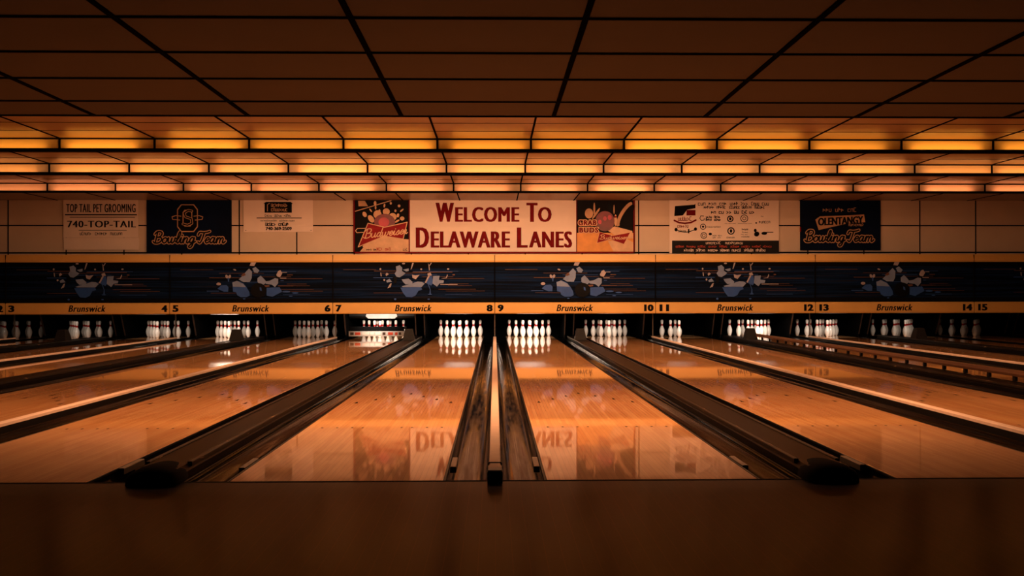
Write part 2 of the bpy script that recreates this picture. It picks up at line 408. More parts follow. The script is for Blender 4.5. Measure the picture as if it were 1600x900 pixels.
b = MB(); b.box(XL, XR, YM+.05, YW, 1.70, 1.72); struct(b.build('trim_11', 'matte'))      # shelf behind the masking units

b = MB(); b.box(XL, XR, 17.04, YR, 1.3, 1.34); struct(b.build('ceiling', 'void'))          # closes the pin pit from above

# ================================================================== lanes
YE = 19.25
for n in LANES:
    x = lane_x(n); x0, x1 = x-LW/2, x+LW/2
    t = thing('bowling_lane', 'glossy orange maple bowling lane running up to number %s' % WORD[n], 'lane', (x, 0, 0), 'bowling lanes')
    b = MB(); b.bevbox(x0, x1, .012, 17.98, -.1, 0, .003)
    # arrows, spots and screw marks inlaid in the boards
    for k in range(-3, 4):
        ax_ = x + k*.1365; ay = 4.72 - abs(k)*.27
        b.add([(ax_-.016, ay-.07, .0006), (ax_+.016, ay-.07, .0006), (ax_, ay+.07, .0006)], [(0, 1, 2)], 1)
    for k in (-4, -3, -2, -1.3, 1.3, 2, 3, 4):
        ax_ = x + k*.105
        b.add([(ax_+.009*math.cos(a*math.pi/4), 2.15+.02*math.sin(a*math.pi/4), .0006) for a in range(8)], [tuple(range(8))], 1)
    b.build('lane_bed', ['lane', 'marker'], t)
    b = MB(); b.bevbox(x0, x1, 17.98, YE, -.1, 0, .003); b.build('pin_deck', 'lane', t)
    b = MB(); b.bevbox(x0, x1, YE, YE+.05, -.1, .001, .003); b.build('tail_plank', 'pindeck', t)

def gutter(n, side):
    x = lane_x(n) + side*(LW/2 + GW/2)
    prof = []; R = GW/2-.006; m = 14
    up = [(R*math.cos(math.pi + math.pi*i/m), -.012 + .078*math.sin(math.pi + math.pi*i/m)) for i in range(m+1)]
    b = MB()
    ys_ = [.012, YE]
    inner = [(x-GW/2+.001, -.004)] + [(x+a, z) for a, z in up] + [(x+GW/2-.001, -.004)]
    outer = [(x-GW/2+.001, -.115), (x+GW/2-.001, -.115)]
    k = len(inner)
    vs = [(a, ys_[0], z) for a, z in inner] + [(a, ys_[1], z) for a, z in inner]
    b.add(vs, [(i, i+1, i+1+k, i+k)[::-1] for i in range(k-1)], 0, True)
    full = outer + inner[::-1]
    kk = len(full); vs = [(a, ys_[0], z) for a, z in full] + [(a, ys_[1], z) for a, z in full]
    b.add(vs, [tuple(range(kk)), tuple(range(2*kk-1, kk-1, -1)), (0, kk, kk+1, 1), (1, kk+1, kk+2, 2), (kk-1, 2*kk-1, kk, 0)], 0)
    t = thing('gutter', 'black gutter along the %s edge of the lane under number %s' % ('left' if side < 0 else 'right', WORD[n]), 'gutter', (x, 0, -.115), 'lane gutters')
    b.build('channel', 'gutter', t)
    lx = lane_x(n) + side*(LW/2)
    c = MB(); a0, a1 = sorted((lx+side*.002, lx+side*.012)); c.box(a0, a1, .012, YE, -.012, -.0005); c.build('edge_strip', 'black', t)
    if n in (7, 8, 9, 10):
        a0, a1 = sorted((lx+side*.018, lx+side*.05)); c = MB(); c.bevbox(a0, a1, .42, .75, -.03, .004, .003); o = c.build('clip', 'steel', t); o['label'] = 'worn steel clip near the foul line'
for n in LANES:
    for s_ in (-1, 1): gutter(n, s_)

for k in range(-3, 3):       # narrow dividers, even | odd
    x = k*P; ln = 8+2*k
    t = thing('lane_divider', 'narrow raised divider with beige top between lanes %s and %s' % (WORD[ln], WORD[ln+1]), 'divider', (x, 0, -.1), 'narrow lane dividers')
    b = MB(); b.box(x-.024, x+.024, .02, 17.0, -.2, .045); b.build('base', 'black', t)
    b = MB(); b.bevbox(x-.03, x+.03, -.02, 17.0, .045, .07, .005); b.build('top_cap', 'beige', t)
    b = MB(); b.bevbox(x-.038, x+.038, -.07, .02, .0, .058, .004); b.build('end_block', 'black', t)
    b = MB(); b.bevbox(x-.036, x+.036, .12, .14, .04, .074, .003); b.build('end_ring', 'black', t)
    b = MB(); b.prism_x([(-.068, .05), (.02, .058), (.02, .074), (-.03, .074), (-.068, .064)][::-1], x-.034, x+.034); b.build('end_cap', 'beige', t)
    b = MB(); b.box(x-.008, x+.008, 16.98, 17.02, .07, .62); b.build('end_post', 'steel', t)
for k in range(-4, 4):       # wide ball return covers, odd | even
    x = k*P + P/2; ln = 9+2*k
    if ln < 2 or ln > 15: continue
    t = thing('ball_return', 'wide dark ball return cover between lanes %s and %s' % (WORD[ln], WORD[ln+1]), 'ball return', (x, 0, -.1), 'ball return covers')
    h = WG-GW-.003
    b = MB(); b.prism_y([(x-h, -.2), (x+h, -.2), (x+h, .035), (x+h-.02, .065), (x+h-.035, .07), (x-h+.035, .07), (x-h+.02, .065), (x-h, .035)], .02, 17.3); b.build('cover', 'cover', t)
    for s_ in (-1, 1):
        c = MB(); a0, a1 = sorted((x+s_*(h-.022), x+s_*(h+.002))); c.bevbox(a0, a1, .2, 17.3, .05, .0735, .003); c.build('edge_rail', 'worn', t)
    # rounded hood at the approach end
    c = MB(); prof = [(math.cos(math.pi*i/14), math.sin(math.pi*i/14)) for i in range(15)]
    rings = [(-.11, .7, .5), (-.095, .92, .8), (-.05, 1.0, .97), (.05, 1.0, 1.0), (.13, .92, .96), (.19, .8, .93)]
    vs = []; fs = []
    for (yy, sx, sz) in rings: vs += [(x+px*.132*sx if abs(px) < 1.1 else 0, yy, .001+.084*sz*(pz**.7 if pz > 0 else 0)) for px, pz in prof]
    for i in range(len(rings)-1):
        for j in range(14): fs.append((i*15+j, i*15+j+1, (i+1)*15+j+1, (i+1)*15+j))
    c.add(vs, fs, 0, True); c.add(vs, [tuple(range(15))[::-1], tuple(range((len(rings)-1)*15, len(rings)*15))], 0)
    c.build('hood', 'matte', t)
    if ln == 11:                 # bumper rail on short posts, left of lane twelve
        bx = lane_x(12) - LW/2 - GW - .014
        c = MB(); c.prism_y([(bx-.022, .125), (bx+.022, .125), (bx+.028, .15), (bx+.02, .18), (bx-.02, .18), (bx-.028, .15)], 2.0, 16.2)
        rl = c.build('bumper_rail', 'railwood', t); rl['label'] = 'raised brown bumper rail on short black posts'
        yy = 2.3
        while yy < 16.2:
            c = MB(); c.box(bx-.014, bx+.014, yy-.025, yy+.025, .076, .127); c.build('post', 'black', rl); yy += .545
    # tapered lift cover near the pins
    c = MB(); yb = 15.2
    c.add([(x-.115, yb, .07), (x+.115, yb, .07), (x+.115, yb+.3, .07), (x-.115, yb+.3, .07), (x-.07, yb+.06, .285), (x+.07, yb+.06, .285), (x+.07, yb+.24, .285), (x-.07, yb+.24, .285)],
          [(0, 3, 2, 1), (4, 5, 6, 7), (0, 1, 5, 4), (1, 2, 6, 5), (2, 3, 7, 6), (3, 0, 4, 7)]); c.build('lift_cover', 'hood', t)
# ================================================================== pins
PROF = [(0, 0), (.9, 0), (1.0, .06), (1.41, .75), (1.95, 2.25), (2.255, 3.375), (2.383, 4.5), (2.28, 5.875), (1.85, 7.25), (1.236, 8.625), (.982, 9.375), (.955, 9.5),
        (.91, 9.85), (.899, 10.0), (.91, 10.35), (.935, 10.75), (.96, 11.15), (1.047, 11.75), (1.203, 12.625), (1.273, 13.5), (1.18, 14.2), (.9, 14.7), (.5, 14.95), (0, 15)]
b = MB(); ns = 18; IN = .0254
vs = []; fs = []; mi = []
for r_, z in PROF: vs += [(r_*IN*math.cos(2*math.pi*i/ns), r_*IN*math.sin(2*math.pi*i/ns), z*IN) for i in range(ns)]
for j in range(len(PROF)-1):
    zz = (PROF[j][1]+PROF[j+1][1])/2
    m_ = 1 if 9.6 < zz < 11.15 else 0
    b.add([vs[j*ns+i] for i in range(ns)] + [vs[(j+1)*ns+i] for i in range(ns)], [(i, (i+1) % ns, (i+1) % ns+ns, i+ns) for i in range(ns)], m_, True)
# weld the rings so that the shading stays smooth
key = {}; nv = []; rem = []
for v in b.v:
    kk = (round(v[0], 6), round(v[1], 6), round(v[2], 6))
    if kk not in key: key[kk] = len(nv); nv.append(v)
    rem.append(key[kk])
nf = []; nm = []
for f_, m_ in zip(b.f, b.mi):
    g_ = []
    for i in f_:
        if not g_ or rem[i] != g_[-1]: g_.append(rem[i])
    if len(g_) > 1 and g_[0] == g_[-1]: g_.pop()
    if len(g_) >= 3: nf.append(g_); nm.append(m_)
b.v, b.f, b.mi, b.sm = nv, nf, nm, [True]*len(nf)
PINMESH = b.mesh('bowling_pin', ['pin', 'pinred'])
ROWS = [('at the front tip', 0, 0)]
for r_, names in ((1, ('left in the second row', 'right in the second row')), (2, ('left in the third row', 'middle in the third row', 'right in the third row')),
                  (3, ('leftmost in the back row', 'inner left in the back row', 'inner right in the back row', 'rightmost in the back row'))):
    for i, nmn in enumerate(names): ROWS.append((nmn, (i - r_/2)*.3048, r_*.264))
for n in range(2, 16):
    for k, (lab, dx, dy) in enumerate(ROWS):
        if n == 11 and k not in (0, 1, 3, 4): continue
        o = bpy.data.objects.new('bowling_pin', PINMESH); COL.objects.link(o)
        o.location = (lane_x(n)+dx, 18.29+dy, 0.0); o.rotation_euler = (0, 0, random.uniform(0, 6))
        tag(o, 'white red-banded bowling pin %s of the rack under number %s' % (lab, WORD[n]), 'bowling pin', 'bowling pins under number %s' % WORD[n])

# ================================================================== pit: kickbacks, pinsetters, sweep
for n in LANES:
    x = lane_x(n)
    for s_ in (-1, 1):
        narrow = (s_ > 0) == (n % 2 == 0)
        if narrow and s_ < 0 and n > 2: continue          # one panel stands between the two lanes of a narrow gap
        xx = x + s_*(LW/2 + (NG if narrow else GW + .022)); hw = .014 if narrow else .011
        lab = 'dark worn kickback panel between the pins of lanes %s and %s' % (WORD[n], WORD[min(n+1, 16)]) if narrow else 'dark worn kickback panel on the %s of the pins under number %s' % ('left' if s_ < 0 else 'right', WORD[n])
        t = thing('kickback', lab, 'kickback', (xx, 18.55, -.2), 'kickback panels')
        b = MB(); b.prism_x([(18.55, -.2), (YR-.02, -.2), (YR-.02, 1.29), (18.2, 1.29), (18.2, .62), (18.52, .05)][::-1], xx-hw, xx+hw); b.build('panel', 'kickdark', t)
        b = MB(); b.prism_x([(18.495, .05), (18.525, .05), (18.205, .64), (18.175, .62)], xx-hw, xx+hw); o = b.build('front_edge', 'kick', t); o['label'] = 'worn brown front edge'
    t = thing('pinsetter', 'dark pinsetter hanging over the pins under number %s' % WORD[n], 'pinsetter', (x, 18.8, .53), 'pinsetters')
    zb, yf = (.535, 17.9) if n != 7 else (.425, 18.6)
    b = MB(); b.prism_x([(yf+.05, zb+.1), (yf+.05, zb+.05), (yf+.12, zb), (19.4, zb), (19.4, 1.285), (yf+.05, 1.285)][::-1], x-.74, x+.74); b.build('housing', 'black', t)
    b = MB(); b.prism_y([(x-.36, zb+.05), (x-.3, zb-.002), (x+.3, zb-.002), (x+.36, zb+.05), (x+.34, zb+.1), (x-.34, zb+.1)], yf, yf+.06); b.build('deck_rim', 'deckgrey' if n == 7 else ('steel' if n == 5 else 'black'), t)
x = lane_x(7); ys0 = 17.6
t = thing('pin_sweep', 'lowered pin sweep bar with white strip under number 7', 'sweep', (x, ys0, .05))
b = MB(); b.bevbox(x-.6, x+.6, ys0, ys0+.03, .165, .27, .004); b.build('board', 'matte', t)
b = MB(); b.box(x-.6, x+.6, ys0-.012, ys0, .058, .168); 
o = b.build('strip', 'deckgrey', t); o['label'] = 'white strip with red and brown marks'
b = MB(); rr = random.Random(3); q = x-.57
while q < x+.5:
    L = rr.uniform(.05, .16); b.box(q, q+L, ys0-.0145, ys0-.012, .085, .145, rr.choice([0, 1, 1, 2])); q += L+rr.uniform(.01, .06)
b.build('marks', ['redink', 'kick', 'paper'], o)
for s_ in (-1, 1):
    b = MB(); b.box(x+s_*.56-.015, x+s_*.56+.015, ys0+.01, ys0+.9, .2, .24); b.build('arm', 'steel', t)

# ================================================================== masking units
PXM = 1/ (F/(YM-CAM.y))      # metres per photo pixel on the masking
zl0, zl1 = az(490, YM), az(472.6, YM)      # number board
zg1 = az(409.5, YM)                        # top of the picture panel
zt1 = az(397.5, YM)                        # top of the ledge
def picture(kind, xc):
    "bowling artwork: panel with streaks and a burst of pins; coordinates are photo pixels from the panel middle"
    b = MB(); y = YM+.02; zc = (zl1+zg1)/2
    b.box(xc-P/2+.012, xc+P/2-.012, y, y+.03, zl1, zg1, 0)
    X = lambda u: xc+u*PXM
    Z = lambda v: zc-(v-440.8)*PXM
    b.rect(xc-P/2+.012, xc+P/2-.012, Z(416), zg1, y-.003, 6); b.rect(xc-P/2+.012, xc+P/2-.012, zl1, Z(465.5), y-.003, 6)
    yy = [y-.004]
    def nxt(): yy[0] -= .0006; return yy[0]
    def pl(pts, m): b.poly([(X(u), Z(v)) for u, v in pts], nxt(), m, .0005)
    def el(u, v, ru, rv, m, a=0): b.ell(X(u), Z(v), ru*PXM, rv*PXM, nxt(), m, 16, -math.radians(a), .0005)
    def bar(u0, u1, v, h, m): b.rect(X(u0), X(u1), Z(v+h/2), Z(v-h/2), nxt(), m, .0005)
    rr = random.Random(5)
    for i in range(16):
        u0 = rr.uniform(-115, 60); v = 418+i*2.8; bar(u0, u0+rr.uniform(30, 75), v, .5, rr.choice([1, 4, 1, 4, 6]))
    if kind == 'A':      # ball ploughing through the pins (origin: crop pixel /10 + 820 - 896.5, 405)
        c = lambda p: [(a/10-76.5, q/10+405) for a, q in p]
        bar(-65, -16, 433.4, .8, 4); bar(41, 65, 446, 1, 4); bar(44, 55, 425, .8, 3); bar(-69, -50, 454, 1, 1); bar(44, 54, 434, 1, 3); bar(55, 64, 429, 1, 4); bar(45, 50, 438, .8, 1)
        pl(c([(470,350),(560,330),(640,370),(690,430),(730,500),(740,560),(690,585),(600,585),(545,555),(530,510),(480,500)]), 1)
        pl(c([(240,455),(300,400),(380,395),(410,430),(405,500),(340,500)]), 1); pl(c([(1000,440),(1200,430),(1240,500),(1090,580),(1000,560)]), 1)
        pl(c([(690,180),(730,140),(775,190),(770,290),(740,350),(640,350),(570,310),(640,240)]), 2); pl(c([(470,360),(540,330),(640,380),(680,430),(480,420)]), 2)
        pl(c([(780,140),(830,115),(890,170),(860,210),(810,200)]), 2); pl(c([(860,290),(910,250),(960,300),(1000,350),(960,390),(900,390),(860,350)]), 2)
        pl(c([(1050,330),(1130,290),(1180,300),(1180,370),(1130,430),(1080,390),(990,380),(970,340)]), 2); pl(c([(1150,240),(1180,180),(1215,165),(1245,215),(1210,275),(1165,265)]), 3)
        pl(c([(1140,255),(1200,275),(1180,300),(1130,290)]), 5)
        pl(c([(740,95),(760,45),(840,45),(810,100)]), 3); el(-50.5, 443, 3.6, 2.2, 3); el(-38, 431.5, 2, 3, 3, -20); el(-33.5, 431.5, 2, 3, 3, 20); pl(c([(400,290),(425,290),(420,345),(405,345)]), 1)
        pl(c([(660,205),(600,250),(640,260),(680,240)]), 4); pl(c([(960,400),(1040,395),(1050,420),(990,430)]), 4); el(-25.5, 421, 2.4, 1.2, 3, 20)
        el(11, 453, 12.2, 11.5, 5); pl(c([(895,430),(920,440),(930,490),(900,480)]), 1)
        el(54, 455, 6, 1.4, 1); el(68, 457, 5, 1.2, 1); el(61, 462, 3, .7, 1); el(-11, 466, 2, .8, 1)
    else:                # pins bursting apart (origin: crop pixel /10 + 570 - 647, 405)
        c = lambda p: [(a/10-77, q/10+405) for a, q in p]
        bar(-62, -26, 423, .8, 4); bar(-2, 60, 424.8, 1, 4); bar(-63, -33, 433.4, .9, 1); bar(41, 68, 444, 1, 3); el(62, 429, 2.2, 1, 4)
        pl(c([(560,440),(880,430),(900,470),(840,490),(800,560),(740,590),(650,585),(600,520)]), 1); pl(c([(1000,260),(1050,260),(1070,370),(1040,410),(960,370)]), 1)
        pl(c([(490,110),(550,90),(590,130),(585,180),(640,215),(600,250),(550,280),(500,270),(470,220),(500,180)]), 2); pl(c([(600,160),(690,140),(690,180),(650,190)]), 2)
        pl(c([(580,310),(690,300),(750,350),(740,385),(640,390),(600,350)]), 2); pl(c([(580,420),(720,380),(830,345),(890,350),(940,375),(890,430),(600,432)]), 2)
        pl(c([(1070,260),(1170,255),(1160,320),(1240,330),(1230,370),(1170,375),(1130,425),(1060,375)]), 2); pl(c([(340,330),(390,300),(430,350),(350,360)]), 2)
        pl(c([(330,230),(350,205),(380,230),(340,260)]), 3); pl(c([(980,220),(1030,205),(1050,250),(990,255)]), 3); pl(c([(940,360),(990,260),(1020,255),(960,370)]), 3); pl(c([(720,155),(745,55),(770,55),(735,150)]), 3)
        pl(c([(990,55),(1010,95),(1020,170),(1005,170),(1000,100)]), 3); pl(c([(1050,55),(1020,100),(1010,90),(1035,55)]), 3)
        el(-52, 420, 1.3, 1.6, 3); pl(c([(250,205),(262,205),(270,265),(255,260)]), 3); pl(c([(740,235),(790,250),(860,240),(800,310),(750,290)]), 3); pl(c([(1290,230),(1300,250),(1280,295),(1190,300),(1270,285)]), 3)
        el(11.5, 420.3, 1.4, 1.4, 3); el(53.5, 420, 1.8, 1.2, 3); el(-46, 437, 1.4, 1.6, 3); el(-16, 411.5, 2.4, 1.2, 3)
        pl(c([(450,270),(510,270),(500,370),(460,370)]), 5); pl(c([(985,380),(1000,390),(1030,470),(1035,540),(1010,545),(1020,470)]), 1); pl(c([(400,380),(425,370),(410,430),(360,450)]), 3)
        el(-29, 467, 1.8, 1.6, 1); el(23, 467, 2, 1, 1); el(25, 459.5, 3.4, .8, 1)
    return b
NUMW = 17*PXM
for k in range(-4, 4):
    x0, x1 = k*P, (k+1)*P; xc = (x0+x1)/2; a, c_ = 9+2*k, 10+2*k
    t = thing('masking_unit', 'blue bowling picture masking unit over the pins, numbered %s and %s' % (WORD[a], WORD[c_]), 'masking unit', (xc, YM, zl0), 'masking units above the pins')
    picture('A' if k % 2 == 0 else 'B', xc).build('picture_panel', ['navyp', 'pblue', 'pgrey', 'pcream', 'porange', 'pdark', 'matte'], t)
    b = MB(); b.prism_x([(YM, zg1), (YM+.06, zg1), (YM+.06, zt1), (YM+.02, zt1), (YM-.01, zg1+.03)], x0+.006, x1-.006); b.build('top_ledge', 'yellow', t)
    b = MB(); b.prism_x([(YM, zl0), (YM+.06, zl0), (YM+.06, zl1), (YM+.01, zl1), (YM-.012, zl1-.02), (YM-.012, zl0+.02)], x0+.006, x1-.006); nb = b.build('number_board', 'yellow', t)
    zc = (zl0+zl1)/2; yt = YM-.0135; hh = 5*PXM
    def num(s_, left):
        mb = MB(); wdt = (9.5 if len(s_) == 1 else 15)*PXM
        xa = x0+(4.5 if len(s_) == 1 else 6)*PXM if left else x1-(3.2*PXM)-wdt
        text(mb, s_, xa, xa+wdt, zc-hh*1.05, zc+hh*1.05, yt, 0, .03, heavy=.07); o = mb.build('lane_number', 'ink', nb)
    num(str(a), True); num(str(c_), False)
    mb = MB(); text(mb, 'Brunswick', xc-28.5*PXM, xc+28*PXM, zc-hh, zc+hh*1.05, yt, 0, .0, .22, heavy=.045, space=1.12); mb.build('maker_name', 'ink', nb)
    b = MB(); b.box(x1-.006, x1+.006, YM-.004, YM+.06, zl0, zt1-.01); b.build('joint_strip', 'matte', t)

# ================================================================== banners on the back wall
YB = YW-.03
def B(u): return ax(u, YB)
def V(v): return az(v, YB)
def sheet(mb, u0, v0, u1, v1, y=YB, mi=0, wav=.006, seed=0):
    "slightly rippled vinyl sheet with a thickness"
    x0, x1, z1, z0 = B(u0), B(u1), V(v0), V(v1); nx, nz = 14, 8; vs = []
    for side in (0, .003):
        for j in range(nz+1):
            for i in range(nx+1):
                s_, t_ = i/nx, j/nz
                yy = y + side + wav*(.5+.5*math.sin(s_*9+seed+t_*2))*math.sin(math.pi*s_)*.6
                vs.append((x0+s_*(x1-x0), yy, z0+t_*(z1-z0)))
    n1 = nx+1; off = n1*(nz+1); fs = []
    for j in range(nz):
        for i in range(nx):
            q = j*n1+i; fs += [(q, q+1, q+1+n1, q+n1), (off+q, off+q+n1, off+q+1+n1, off+q+1)]
    for i in range(nx): fs += [(i, off+i, off+i+1, i+1), (nz*n1+i, nz*n1+i+1, off+nz*n1+i+1, off+nz*n1+i)]
    for j in range(nz): fs += [(j*n1, (j+1)*n1, off+(j+1)*n1, off+j*n1), (j*n1+nx, off+j*n1+nx, off+(j+1)*n1+nx, (j+1)*n1+nx)]
    mb.add(vs, fs, mi, False)
L1, L2, L3, L4 = YB-.002, YB-.0035, YB-.005, YB-.0065
def banner(label, u0, v0, u1, v1, mat, seed=0, wav=.004):
    t = thing('banner', label, 'banner', ((B(u0)+B(u1))/2, YB, V(v1)))
    mb = MB(); sheet(mb, u0, v0, u1, v1, seed=seed, wav=wav, y=YB); mb.build('sheet', mat, t)
    return t
R_ = lambda mb, u0, v0, u1, v1, y, mi=0: mb.rect(B(u0), B(u1), V(v1), V(v0), y, mi, .0008)
T_ = lambda mb, s_, u0, v0, u1, v1, y, mi=0, **kw: text(mb, s_, B(u0), B(u1), V(v1), V(v0), y, mi, **kw)
SC = lambda mb, u0, v0, u1, v1, y, mi=0, **kw: scribble(mb, B(u0), B(u1), V(v1), V(v0), y, mi, **kw)

# 1 pet grooming
t = banner('white pet grooming banner with telephone words, leftmost on the back wall', 99, 312, 216, 371, 'paper', 1)
mb = MB(); T_(mb, 'TOP TAIL PET GROOMING', 103.5, 319, 212, 332, L1, bold=.0, heavy=.03, space=1.15); mb.build('lettering', 'charcoal', t)
mb = MB(); T_(mb, '740-TOP-TAIL', 105, 345, 212.5, 355.5, L1, bold=.0, heavy=.05, space=1.12)
R_(mb, 101.5, 335, 214, 336.6, L1); R_(mb, 109, 339, 211, 340, L1); R_(mb, 123, 359.4, 198, 360.4, L1)
SC(mb, 125, 362.5, 193, 367, L1, words=3, seed=4); mb.build('lettering', 'ink', t)
mb = MB(); sheet(mb, 99.5, 371.4, 217, 390, y=YB+.003, wav=.002); t2 = tag(mb.build('paper_strip', 'paper'), 'blank cream strip hanging below the pet grooming banner', 'banner strip')
# 2 navy team banner
def bowling_team(t, u0, u1, vb, hpx, wi, wo, outer, inner):
    for part, wd, y, m in (('lettering_outline', wo, L2, outer), ('lettering', wi, L3, inner)):
        mb = MB()
        for st in cursive('Bowling', B(u0), B(u0+(u1-u0)*.57), V(vb), hpx*PXB, .25, lambda a, z: (a, z)) + cursive('Team', B(u0+(u1-u0)*.60), B(u1-2), V(vb), hpx*PXB, .25):
            mb.stroke(st, wd*PXB, y, 0)
        mb.build(part, m, t)
PXB = (YB-CAM.y)/F
t = banner('dark navy bowling team banner with outlined block letter emblem', 229, 311, 362, 395, 'navy', 2)
bowling_team(t, 240, 353, 379.5, 17, 2.3, 5.0, 'tan', 'ink')
mb = MB(); oct_ = lambda rx, rz, cx, cz, k: [(cx-rx+k, cz-rz), (cx+rx-k, cz-rz), (cx+rx, cz-rz+k*1.3), (cx+rx, cz+rz-k*1.3), (cx+rx-k, cz+rz), (cx-rx+k, cz+rz), (cx-rx, cz+rz-k*1.3), (cx-rx, cz-rz+k*1.3)]
for rx, rz, k, y, m in ((16, 21.5, 6, L1, 0), (14.6, 20, 5.6, L2, 1), (7.4, 13, 3, L3, 0), (6, 11.6, 2.5, L4, 1)):
    mb.poly([(B(293)+a*PXB, V(341)+z*PXB) for a, z in oct_(rx, rz, 0, 0, k)], y, m, .0006)
mb.stroke([(B(300), V(330)), (B(294), V(329)), (B(288), V(333)), (B(290), V(339)), (B(299), V(342)), (B(300), V(349)), (B(293), V(352)), (B(286), V(350))], 4*PXB, L4-.0006, 0)
mb.stroke([(B(300), V(330)), (B(294), V(329)), (B(288), V(333)), (B(290), V(339)), (B(299), V(342)), (B(300), V(349)), (B(293), V(352)), (B(286), V(350))], 2*PXB, L4-.0014, 1)
for s_ in (-1, 1):
    mb.stroke([(B(293+s_*10), V(338)), (B(293+s_*18), V(337)), (B(293+s_*24), V(339)), (B(293+s_*23), V(343)), (B(293+s_*17), V(343.5)), (B(293+s_*12), V(344))], 1.2*PXB, L4-.0014, 0)
mb.build('emblem', ['tan', 'ink'], t)
# 3 small white banner
t = banner('small white banner with black logo box and telephone number, left of the poster', 380.5, 310.5, 489, 362.5, 'paper', 3, .012)
mb = MB(); R_(mb, 413.5, 317, 456, 332.5, L1); mb.poly([(B(411.5), V(318.5)), (B(416), V(315.6)), (B(454), V(315.6)), (B(458), V(318.5))], L1, 0, .0008)
R_(mb, 401, 340.2, 471.5, 341.4, L1); SC(mb, 414, 335.2, 456.5, 338.6, L1, words=3, seed=8); SC(mb, 407.5, 343.8, 464, 346, L1, words=2, seed=9); SC(mb, 415, 348, 453, 352.6, L1, words=2, seed=10, wd=1.1*PXB)
T_(mb, '740-369-2509', 415, 354.6, 456, 359.6, L1, bold=.02, heavy=.06); mb.build('lettering', 'ink', t)
mb = MB(); SC(mb, 424, 318.5, 452, 323, L2, words=1, seed=11, wd=.8*PXB); SC(mb, 424, 325, 452, 330, L2, words=1, seed=12, wd=.8*PXB); mb.stroke([(B(418), V(330)), (B(418), V(320)), (B(421), V(318))], 1*PXB, L2, 0); mb.build('logo', 'tan', t)
for u in (384, 486):
    mb = MB(); mb.ell(B(u), V(360), .7*PXB, .7*PXB, L1, 0, 10); mb.build('grommet', 'ink', t)
# 4 long welcome banner with a picture at each end
t = banner('long white welcome banner with dark red letters and a beer picture at each end', 552, 311.5, 992, 396, 'paper', 4, .002)
mb = MB(); R_(mb, 552, 393.4, 992, 396, L3); R_(mb, 552, 311.5, 554.5, 396, L3); R_(mb, 638.5, 312, 640.4, 394, L3); R_(mb, 900.2, 312, 901.6, 394, L3); R_(mb, 989.6, 311.5, 992, 396, L3); R_(mb, 552, 311.5, 640, 312.8, L3)
mb.build('border', 'maroon', t)
mb = MB()
for s_, u0, u1, big in (('W', 680.5, 709.5, 1), ('ELCOME', 711, 811.5, 0), ('T', 822.5, 840, 1), ('O', 840.5, 862, 0)): T_(mb, s_, u0, 317 if big else 323.5, u1, 346.8, L1, heavy=.06, space=1.12)
mb.build('lettering', 'maroon', t)
mb = MB()
for s_, u0, u1, big in (('D', 649.5, 670.5, 1), ('ELAWARE', 673, 797, 0), ('L', 807.5, 824.5, 1), ('ANES', 826.5, 894, 0)): T_(mb, s_, u0, 355.5 if big else 361.5, u1, 387, L1, heavy=.06, space=1.12)
mb.build('lettering', 'maroon', t)
CR = (YB-CAM.y)/F
def bow(mb, pts, y, edge=1.2):
    cx_ = sum(p[0] for p in pts)/len(pts); cz_ = sum(p[1] for p in pts)/len(pts)
    q = [(B(a), V(v)) for a, v in pts]
    for a_, b_, c2 in ((0, 1, 2),): pass
    # two halves meet at the waist, so each polygon stays convex
    tl, tm, tr, br, bm, bl = q
    mb.poly([tl, tm, bm, bl], y, 1, .0005); mb.poly([tm, tr, br, bm], y, 1, .0005)
    mb.stroke(q+[q[0]], edge*CR, y-.0006, 0)
# left picture: ball striking pins above a red bow tie
c1 = lambda a, v: (545+a*.1056, 305+v*.1056)
mb = MB(); R_(mb, 554.5, 312.8, 638.5, 393.4, L1, 2)
mb.ell(B(600), V(391), 34*CR, 26*CR, L2, 3, 28); R_(mb, 554.5, 386, 638.5, 393.4, L2-.0003, 2)
mb.poly([(B(562), V(393.4)), (B(570), V(384)), (B(600), V(372)), (B(638.5), V(374)), (B(638.5), V(393.4))], L2-.0006, 3, .0005)
y = L3-.0005
for (a, v, ra, rv, an) in ((235,285,30,42,25),(330,350,38,62,35),(425,285,60,62,0),(555,245,52,50,0),(650,320,58,55,-20),(728,300,20,30,-15),(790,345,34,30,0),(390,120,20,32,0),(398,185,12,28,0),(325,225,10,32,35),(528,155,13,30,-8),(622,120,16,20,0),(745,160,20,20,-30),(690,232,15,20,0),(785,225,12,34,-50),(455,235,14,26,0),(715,385,40,14,30)):
    u, vv = c1(a, v); mb.ell(B(u), V(vv), ra*.1056*CR, rv*.1056*CR, y, 4, 14, math.radians(an), .0005); y -= .0002
mb.stroke([(B(c1(95,240)[0]), V(c1(95,240)[1])), (B(c1(630,80)[0]), V(c1(630,80)[1]))], 1.2*CR, y, 4); y -= .0004
u, vv = c1(530, 395); mb.ell(B(u), V(vv), 155*.1056*CR, 118*.1056*CR, y, 5, 26); y -= .001
u, vv = c1(520, 400); mb.ell(B(u), V(vv), 80*.1056*CR, 70*.1056*CR, y, 6, 20, 0, .0004); y -= .001
mb.poly([(B(a), V(v)) for a, v in (c1(140,85), c1(240,85), c1(285,165), c1(145,165))], y, 7, .0005)
bow(mb, [c1(285,415), c1(530,475), c1(865,400), c1(805,650), c1(525,605), c1(140,765)], y-.001, 1.3); y -= .003
mb.stroke([(B(c1(a,v)[0]), V(c1(a,v)[1])) for a, v in ((240,490),(130,492),(100,525),(120,555),(215,550))], 1.1*CR, y, 0)
SC(mb, 573, 388, 592, 391.5, y, 8, words=2, seed=20); SC(mb, 589, 387, 612, 391.5, y, 9, words=2, seed=21); SC(mb, 630, 388, 637, 391.5, y, 2, words=1, seed=22)
tiltw = lambda a, z: (a, z+(a-B(600))*.11)
